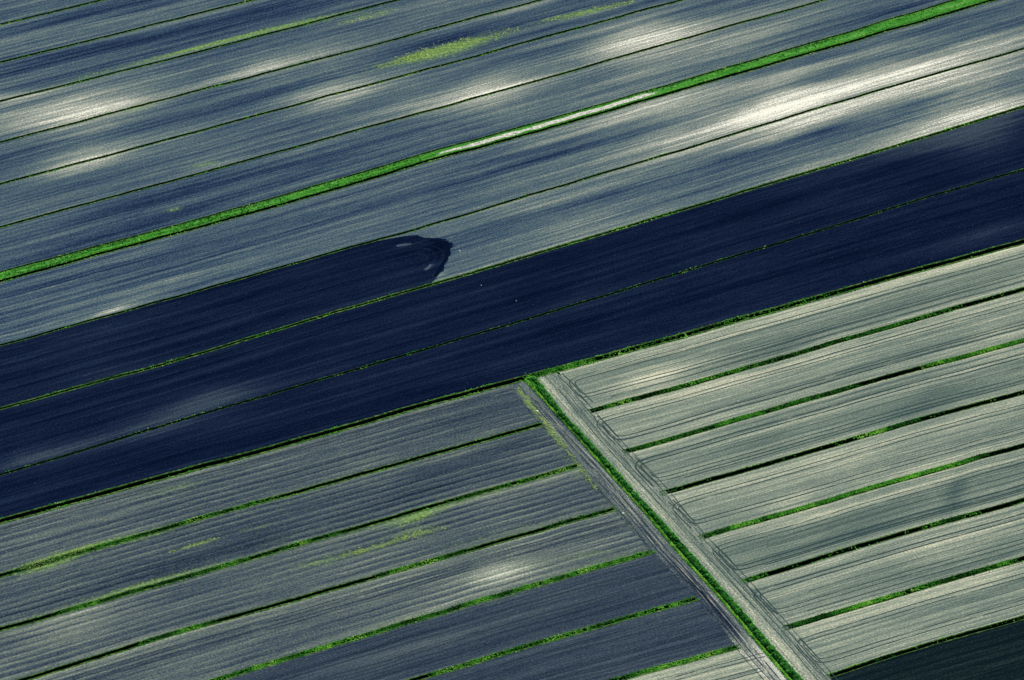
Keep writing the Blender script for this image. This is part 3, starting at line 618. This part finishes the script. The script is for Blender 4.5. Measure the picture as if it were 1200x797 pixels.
# ------------------------------------------------------------------ near blocks on the two sides of the drain
def xat(pts):
    ys = np.array([p[1] for p in pts], float); xs_ = np.array([p[0] for p in pts], float)
    def f(y):
        y = np.asarray(y, float)
        s0 = (xs_[1] - xs_[0]) / (ys[1] - ys[0]); s1 = (xs_[-1] - xs_[-3]) / (ys[-1] - ys[-3])
        r = np.interp(y, ys, xs_)
        return np.where(y < ys[0], xs_[0] + (y - ys[0]) * s0, np.where(y > ys[-1], xs_[-1] + (y - ys[-1]) * s1, r))
    return f
FL = xat([(603, 455)] + LE)                                   # ends of the left fields
FR = xat([(650, 440), (687, 483), (729, 530.4), (774, 578.4), (820, 630.5), (868.5, 683), (917.5, 737.3), (967, 793.8)])
DL = xat([(613, 444), (632, 464), (650, 484), (674, 510), (700, 539.5), (730, 573), (760, 606), (790, 643), (840, 697), (870, 733), (900, 769), (928, 802)])
DR = xat([(629, 447), (643, 465), (663, 490), (693, 522), (728, 561), (759, 595), (804, 644), (839, 685), (869, 717), (898, 752), (938, 797)])

lowN = ['ridged slate field in the corner between the wide ditch and the drain', 'ridged slate field below the first blind ditch left of the drain',
        'ridged field with yellow-green weed patches left of the drain', 'ridged field with a pale dry patch left of the drain',
        'smooth dark slate field left of the drain near the bottom edge', 'dark slate triangle field left of the drain at the bottom edge',
        'pale dry field at the bottom edge left of the drain', 'ridged field below the bottom edge left of the drain']
lowB = [.40, .38, .43, .47, .30, .30, .74, .5, .4]
prev = 'l'
for q in range(1, 8):
    k_ = 'L%d' % q
    if q <= 6: nf, boff = k_, fo(k_)
    else: boff = 1.4
    if q == 7:
        ds['L7'] = Ditch('L7', D['L7'], 1.5, 1.2, .7, .8, 'ditch beyond the bottom edge left of the drain', green=(.6, .6), glabel='grass on the ditch beyond the bottom edge left of the drain', hgt=.5)
        boff = fo('L7')
    xa = 604 if q == 1 else D[prev].x1; xb = D[k_].x1
    field('C%d' % q, D[prev], D[k_], no(prev), boff, lowB[q - 1], M_low if q <= 4 else (M_slatelow if q <= 6 else M_pale), lowN[q - 1],
          xe=lambda t, a=xa, b=xb: a + (b - a) * t + 3 + 0 * t, edge=(.10, .10) if q <= 4 else (.06, .04), weed0=.14 if q <= 4 else .04)
    prev = k_
paleN = ['pale grey field in the corner between the wide ditch and the drain', 'pale grey-green field below the first blind ditch right of the drain',
         'pale field between the second and third blind ditch right of the drain', 'pale field between the third and fourth blind ditch right of the drain',
         'grey-green field with a dark smudge right of the drain', 'pale field between the fifth and sixth blind ditch right of the drain',
         'pale field just above the dark corner field at the lower right']
paleB = [.58, .62, .56, .60, .54, .57, .60]
prev = 'l'
for q in range(1, 8):
    k_ = 'R%d' % q
    xa = 656 if q == 1 else D[prev].x0; xb = D[k_].x0
    field('P%d' % q, D[prev], D[k_], no(prev), fo(k_), paleB[q - 1], M_pale, paleN[q - 1], xs=lambda t, a=xa, b=xb: a + (b - a) * t - 3 + 0 * t, edge=(.22, .08))
    prev = k_
field('E', D['R7'], D['R8'], no('R7'), 1.0, .42, M_gdk, 'dark green-black field in the lower right corner', xs=lambda t: 968 + 50 * t - 3)
field('E2', D['R8'], D['R9'], -1.0, 1.0, .42, M_gdk, 'dark field beyond the lower right corner', xs=lambda t: 1018 + 50 * t - 3)
# beyond the upper edge
pk = 'a'
up_prev = ('a', fo('a'))
for q in range(1, 6):
    k_ = 'n%d' % q
    ds[k_] = Ditch(k_, D[k_], .95, .75, .15, .4, 'thin ditch beyond the upper edge, number %s past the corner' % ['one', 'two', 'three', 'four', 'five'][q - 1] if q > 1 else 'thin ditch just beyond the top left corner',
                   green=(.3, .4), glabel='grass fringe on thin ditch %s beyond the upper edge' % ['one', 'two', 'three', 'four', 'five'][q - 1])
    field('N%d' % q, D[k_], D[pk], no(k_), fo(pk), .38, M_up, 'streaked strip field %s past the upper edge' % ['first', 'second', 'third', 'fourth', 'fifth'][q - 1], edge=(.08, .08))
    pk = k_

def ruled(name, fa, fb, y0, y1, sl_, mat, label, base, nx=14, z=.012, padA=0, padB=0, tone_extra=None, weed0=0.0, top=None):
    """ground between two lines that run down the picture; rows lie parallel to the strips"""
    ny = int((y1 - y0) / 2.5)
    ya = np.linspace(y0, y1, ny); xa = fa(ya) - padA
    xb = xa + 30.0
    for _ in range(12):
        yb = ya - sl_ * (xb - xa); xb = fb(yb) + padB
    yb = ya - sl_ * (xb - xa)
    t = np.linspace(0, 1, nx)[None, :]
    jig = (vn1(ya / 5., 6) - .5) * 4 + (vn1(ya / 1.7, 9) - .5) * 5
    X = (xa + jig * (padA > 0))[:, None] * (1 - t) + (xb + jig[::-1] * (padB > 0))[:, None] * t
    Y = ya[:, None] * (1 - t) + yb[:, None] * t
    if top is not None:      # first rows follow the ditch exactly
        Pl = top.line.g(X, -top.N); lx, ly = g2p(Pl)
        Y = np.maximum(Y, ly)
    P = p2g(X, Y)
    px, py = X, Y
    RA = p2g(940, 797) - p2g(625, 445); RA /= np.linalg.norm(RA); RN = np.array([-RA[1], RA[0]])
    tone = base + field_of(TONE, px, py) * .5 + (tone_extra(px, py, t) if tone_extra else 0)
    weed = weed0 + field_of(WEEDS, px, py)
    o = mesh_obj(name, np.dstack([P, np.full(P.shape[:2], z)]).reshape(-1, 3), grid_faces(ny, nx), mat, np.dstack([P @ RA, P @ RN]).reshape(-1, 2), dict(tone=tone.ravel(), weed=weed.ravel()))
    return tag(o, label, kind='structure')
def lt(px, py, t):
    return .18 * np.exp(-((t - .75) / .2) ** 2) - .25 * np.clip((py - 640) / 40, 0, 1) * np.clip((750 - py) / 20, 0, 1) * np.exp(-((t - .45) / .35) ** 2) + .40 * np.clip((py - 745) / 25, 0, 1)
ruled('dirt_track', FL, DL, 449, 1010, .275, M_scruff, 'weedy earth track between the slate fields and the left bank of the drain', .42, padA=4, tone_extra=lt, weed0=.12, top=ds['l'])
ruled('dirt_track', DR, FR, 440, 990, .275, M_sand, 'bare pale earth track along the right bank of the reed-lined drain', .52, padB=6, nx=18, top=ds['l'],
      tone_extra=lambda px, py, t: .12 * np.exp(-((t - .25) / .3) ** 2))

# ------------------------------------------------------------------ the drain with its reeds
def drain():
    y0, y1, ny = 446, 1010, 230
    ya = np.linspace(y0, y1, ny); xa = DL(ya); xb = xa + 14
    for _ in range(12):
        yb = ya - .275 * (xb - xa); xb = DR(yb)
    A = p2g(xa, ya); B = p2g(xb, yb)
    prof = [(0, .01), (.10, .10), (.22, .03), (.25, -.25), (.28, -.6), (.48, -.6), (.58, -.35), (.85, -.1), (1, .01)]
    co = np.stack([np.column_stack([A * (1 - t) + B * t, np.full(ny, z)]) for t, z in prof], 1).reshape(-1, 3)
    m = len(prof); col = np.tile(np.arange(m - 1), ny - 1)
    o = mesh_obj('drain', co, grid_faces(ny, m)[:, ::-1], [M_lip, M_bank], None, None, np.where(col <= 1, 0, 1))
    tag(o, 'main drain running down the picture between the slate and the pale fields', kind='structure')
    co = np.stack([np.column_stack([A * (1 - t) + B * t, np.full(ny, -.28)]) for t in (.24, .60)], 1).reshape(-1, 3)
    o = mesh_obj('water', co, grid_faces(ny, 2), M_water); tag(o, 'still dark water in the drain beside the reeds', kind='structure')
    def at(s, t):
        i = s * (ny - 1); lo = np.clip(i.astype(int), 0, ny - 2); f = (i - lo)[:, None]
        a = A[lo] * (1 - f) + A[lo + 1] * f; b = B[lo] * (1 - f) + B[lo + 1] * f
        return a * (1 - t[:, None]) + b * t[:, None]
    # short grass on the left bank, its lit edge painted as brighter tint
    n = 9000; s = rng.random(n); t = rng.uniform(-.02, .23, n)
    P = at(s, t); tint = np.clip(.72 + .5 * (vn1(s * 160, 3) - .5) + .25 * (t > .12) + rng.normal(0, .12, n), 0, 1)
    tufts('grass', P, np.full(n, .05), np.full(n, .32), np.full(n, .26), tint, M_blade, 'bright green grass on the left bank of the drain', 'grass')
    # reeds standing on the right bank, in clumps
    n = 19000; s = rng.random(n); t = rng.uniform(.50, 1.02, n)
    clump = vn2(s * 420, t * 4, 5)
    keep = clump + rng.random(n) * .5 > .52
    s, t, clump = s[keep], t[keep], clump[keep]
    P = at(s, t); z = np.interp(t, [.46, .56, .85, 1], [-.4, -.3, -.1, 0])
    tint = np.clip(.15 + .75 * clump + rng.normal(0, .16, len(s)) + .15 * (t - .7), 0, 1)
    h = 1.25 * (.6 + .7 * clump)
    tufts('reed_belt', P, z, h, np.full(len(s), .34), tint, M_reed, 'belt of tall dark green reeds along the right side of the drain', 'reeds', blades=4, lean=.22)
    # scrub where the drain meets the wide ditch
    n = 380; x = rng.normal(0, 1, n); y = rng.normal(0, 1, n)
    P = p2g(626 + x * 3 + y * 3.2, 450 + y * 4.0 - x * .5)
    tint = np.clip(rng.normal(.62, .2, n), 0, 1)
    o = tufts('scrub', P, np.full(n, -.05), np.full(n, .6), np.full(n, .4), tint, M_blade, 'dense bright green scrub where the drain meets the wide ditch', 'scrub')
    # culvert plug of earth under the scrub
    return at
drain()

# ------------------------------------------------------------------ wheel ruts
def ribbons(name, curves, wid, z, mat, label):
    co, fs, uvs, base = [], [], [], 0
    for P in curves:
        t = np.gradient(P, axis=0); t /= np.maximum(np.linalg.norm(t, axis=1, keepdims=True), 1e-6); n = np.stack([-t[:, 1], t[:, 0]], -1)
        d = np.concatenate([[0], np.cumsum(np.linalg.norm(np.diff(P, axis=0), axis=1))])
        q = np.stack([P + n * wid / 2, P - n * wid / 2], 1)
        co.append(np.dstack([q, np.full(q.shape[:2], z)]).reshape(-1, 3)); fs.append(grid_faces(len(P), 2, base)); base += 2 * len(P)
        uvs.append(np.stack([np.stack([d, 0 * d + base], -1), np.stack([d, 0 * d + base + .3], -1)], 1).reshape(-1, 2))
    o = mesh_obj(name, np.concatenate(co), np.concatenate(fs)[:, ::-1], mat, np.concatenate(uvs))
    return tag(o, label, kind='structure')

def offs(P, d):
    t = np.gradient(P, axis=0); t /= np.maximum(np.linalg.norm(t, axis=1, keepdims=True), 1e-6)
    return P + np.stack([-t[:, 1], t[:, 0]], -1) * d
def chaikin(P, k=3):
    for _ in range(k):
        Q = P[:-1] * .75 + P[1:] * .25; S_ = P[:-1] * .25 + P[1:] * .75
        P = np.concatenate([P[:1], np.stack([Q, S_], 1).reshape(-1, 2), P[-1:]])
    return P
def inrow(key, t, x):
    top, bot, to, bo, _, _ = fields[key]
    return top.g(x, -to) * (1 - t) + bot.g(x, bo) * t
word = ['first', 'second', 'third', 'fourth', 'fifth', 'sixth', 'seventh']
rows = [(.24, .70), (.22, .74), (.26, .76), (.24, .74), (.26, .78), (.24, .72), (.26, .76)]
for q in range(1, 8):
    k_ = 'P%d' % q
    xa = 656 if q == 1 else D['R%d' % (q - 1)].x0; xb = D['R%d' % q].x0
    for side, t in enumerate(rows[q - 1]):
        xs0 = xa + (xb - xa) * t
        X = np.arange(xs0 + 16, XR, 14.0)
        body = inrow(k_, t, X) + AN * ((vn1(X / 90., q + 11 * side) - .5) * .45)[:, None]
        # the turn down into the headland between field and drain
        hx, hy = g2p(body[0])
        dirn = 1 if side == 0 else -1
        c1 = p2g(hx - 13, hy + 3.5 + 2 * dirn); c2 = p2g(hx - 13 + 10 * dirn, hy + 3 + 14 * dirn); c3 = p2g(hx - 13 + 24 * dirn, hy + 3 + 27 * dirn)
        c = chaikin(np.vstack([c3, c2, c1, body[:2]]), 3)
        P = np.vstack([c, body[2:]])
        ribbons('wheel_track', [offs(P, .95), offs(P, -.95)], .42 if (q + side) % 3 else .6, .022 + .004 * side, M_rut,
                '%s pair of wheel ruts in the %s pale field right of the drain' % (['upper', 'lower'][side], word[q - 1]))
    if q in (1, 3, 5, 6):
        X = np.arange(xb + 30, XR, 14.0)
        P = inrow(k_, .86, X); ribbons('wheel_track', [P], .45, .016, M_rut, 'single rut near the lower ditch of the %s pale field' % word[q - 1])
        P = inrow(k_, .50, X); ribbons('wheel_track', [P], .25, .016, M_rut, 'faint middle line in the %s pale field' % word[q - 1])
# headland ruts
def rowdown(f, dx, y0, y1, seed, wob=2.0):
    y = np.arange(y0, y1, 9.0); x = f(y) + dx + (vn1(y / 60., seed) - .5) * wob * 2
    return p2g(x, y)
for n_, (dx, y0, m_, w_) in enumerate([(-15, 462, M_rut_pale, .35), (-8, 455, M_rut, .3), (8, 462, M_rut, .30), (-1, 460, M_rut_pale, .35)]):
    P = rowdown(FR, dx, y0, 900, 3 + n_)
    ribbons('wheel_track', [offs(P, .9), offs(P, -.9)], w_, .030 + .004 * n_, m_, 'wheel rut pair %s on the pale earth track right of the drain' % ['nearest the reeds', 'in the middle', 'nearest the fields', 'of dry soil'][n_])
for n_, (dx, y0, m_, w_) in enumerate([(-9, 480, M_rut_pale, .35), (-17, 500, M_rut_pale, .3), (-13, 470, M_rut_dk, .45), (-24, 560, M_rut_dk, .3)]):
    P = rowdown(DL, dx, y0, 900, 13 + n_, 2.5)
    ribbons('wheel_track', [offs(P, .85), offs(P, -.85)], w_, .030 + .004 * n_, m_, 'wheel rut pair %s on the weedy track left of the drain' % ['nearest the drain', 'of pale soil', 'of dark soil', 'nearest the slate fields'][n_])
# turning marks of the plough at the rounded head
def arc(pts): return chaikin(p2g([p[0] for p in pts], [p[1] for p in pts]), 4)
arcs = [[(470, 290), (490, 284), (512, 288), (520, 297), (512, 310), (492, 322)], [(478, 294), (494, 290), (506, 293), (510, 300), (502, 309), (486, 316)],
        [(486, 299), (496, 297), (500, 301), (494, 306), (480, 309)]]
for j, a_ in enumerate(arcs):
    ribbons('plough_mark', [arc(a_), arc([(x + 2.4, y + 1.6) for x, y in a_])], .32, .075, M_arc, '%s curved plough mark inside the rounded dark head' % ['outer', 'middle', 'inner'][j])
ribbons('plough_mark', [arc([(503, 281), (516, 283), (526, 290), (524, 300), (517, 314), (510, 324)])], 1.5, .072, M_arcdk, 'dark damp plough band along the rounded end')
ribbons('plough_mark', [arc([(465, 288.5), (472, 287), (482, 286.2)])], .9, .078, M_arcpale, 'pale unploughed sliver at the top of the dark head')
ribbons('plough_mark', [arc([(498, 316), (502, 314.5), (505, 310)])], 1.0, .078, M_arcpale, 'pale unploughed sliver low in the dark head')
# ruts in the smooth slate fields
for k_, ts in (('C5', (.30, .55, .78)), ('C6', (.25, .6, .8)), ('C4', (.22, .35)), ('C7', (.2, .5)), ('C1', (.12,))):
    for j, t in enumerate(ts):
        X = np.arange(XL, (D['L%s' % k_[1]].x1 if k_ != 'C1' else 600) - 14, 14.0)
        P = inrow(k_, t, X) + AN * ((vn1(X / 70., j + 3) - .5) * 1.0)[:, None]
        ribbons('wheel_track', [offs(P, .8), offs(P, -.8)], .38, .02, M_rut_dk, '%s dark rut pair in the %s field left of the drain' % (word[j], word[int(k_[1]) - 1]))

# ------------------------------------------------------------------ weeds that stand above the soil
def weed_patch(segs, n, label):
    Ps = []
    for (x0, y0, x1, y1, wd) in segs:
        s = rng.random(n); o = rng.normal(0, .60, n) * wd * (1 - .5 * np.abs(2 * s - 1))
        x = x0 + (x1 - x0) * s; y = y0 + (y1 - y0) * s + o
        keep = vn2(x / 8., y / 2.2, 4) + rng.random(n) * .5 > .70
        Ps.append(p2g(x[keep], y[keep]))
    P = np.concatenate(Ps); P = P[rng.random(len(P)) < .34]; m = len(P)
    tufts('weeds', P, np.zeros(m), np.full(m, .22), np.full(m, .30), np.clip(rng.normal(.55, .25, m), 0, 1), M_weed, label, 'weeds')
weed_patch([(436, 80, 608, 34, 6), (470, 70, 560, 46, 6)], 2600, 'long yellow-green weed patch in the strip field at the top centre')
weed_patch([(634, 25, 745, 1, 3)], 1500, 'thin yellow-green weed patch at the top edge right of the centre')
weed_patch([(396, 29, 470, 9, 3)], 600, 'small yellow weed patch in the third strip field near the top edge')
weed_patch([(24, 666, 110, 640, 5)], 900, 'yellow-green weeds above the uppermost blind ditch at the left edge')
weed_patch([(446, 638, 522, 618, 3.5), (400, 652, 460, 636, 3)], 700, 'yellow-green weeds in the ridged field left of the drain')
weed_patch([(606, 455, 634, 490, 5), (634, 490, 668, 532, 6), (668, 532, 700, 575, 4)], 1000, 'dry yellow weeds along the field ends left of the drain')
weed_patch([(198, 647, 258, 630, 1.8)], 350, 'thin line of yellow weeds below the uppermost blind ditch at the left')

# ------------------------------------------------------------------ pale stones
def stone(x, y, r, label):
    me = bpy.data.meshes.new('stone')
    import bmesh
    bm = bmesh.new(); bmesh.ops.create_icosphere(bm, subdivisions=2, radius=r)
    for v_ in bm.verts:
        v_.co *= .85 + .3 * rng.random(); v_.co.z *= .6
    bm.to_mesh(me); bm.free(); me.materials.append(M_stone)
    o = bpy.data.objects.new('stone', me); C.objects.link(o)
    P = p2g(x, y); o.location = (P[0], P[1], r * .35); tag(o, label, 'stone', 'pale stones lying on the fields')
stone(564, 334.5, .18, 'small white stone on the upper dark field below the rounded ploughed patch')
stone(605, 352.8, .18, 'small white stone on the upper dark field, right of the other white one')
stone(538.5, 294.5, .3, 'pale stone just right of the rounded end of the ploughed patch')
stone(629.5, 482.5, .5, 'white stone in the dry weeds between the slate field and the drain')
stone(730, 602, .4, 'pale stone at the end of the third blind ditch left of the drain')
stone(865, 470.5, .3, 'dark-sided stone in the second pale field right of the drain')

# ------------------------------------------------------------------ land all round
def mat_far():
    m, _, _ = new_mat('distant_farmland'); g = G(m)
    tc = g.n.new('ShaderNodeTexCoord'); sp = g.n.new('ShaderNodeSeparateXYZ'); g.l.new(tc.outputs['Object'], sp.inputs[0])
    u = g.math('ADD', g.math('MULTIPLY', sp.outputs[0], AX[0]), g.math('MULTIPLY', sp.outputs[1], AX[1]))
    v = g.math('ADD', g.math('MULTIPLY', sp.outputs[0], AN[0]), g.math('MULTIPLY', sp.outputs[1], AN[1]))
    n = g.noise(g.comb(g.math('MULTIPLY', u, .002), g.math('MULTIPLY', v, .04)), 1, 4, .6)
    g.out(g.diffuse(g.ramp(n, [(.3, SLATE[1][1]), (.45, SLATE[2][1]), (.55, SLATE[3][1]), (.68, SLATE[4][1])]))); return m
S_ = 12000.0
o = mesh_obj('ground', [(-S_, -S_, -1.9), (S_, -S_, -1.9), (S_, S_, -1.9), (-S_, S_, -1.9)], [(0, 1, 2, 3)], mat_far())
tag(o, 'flat farmland all round the strip fields', kind='structure')
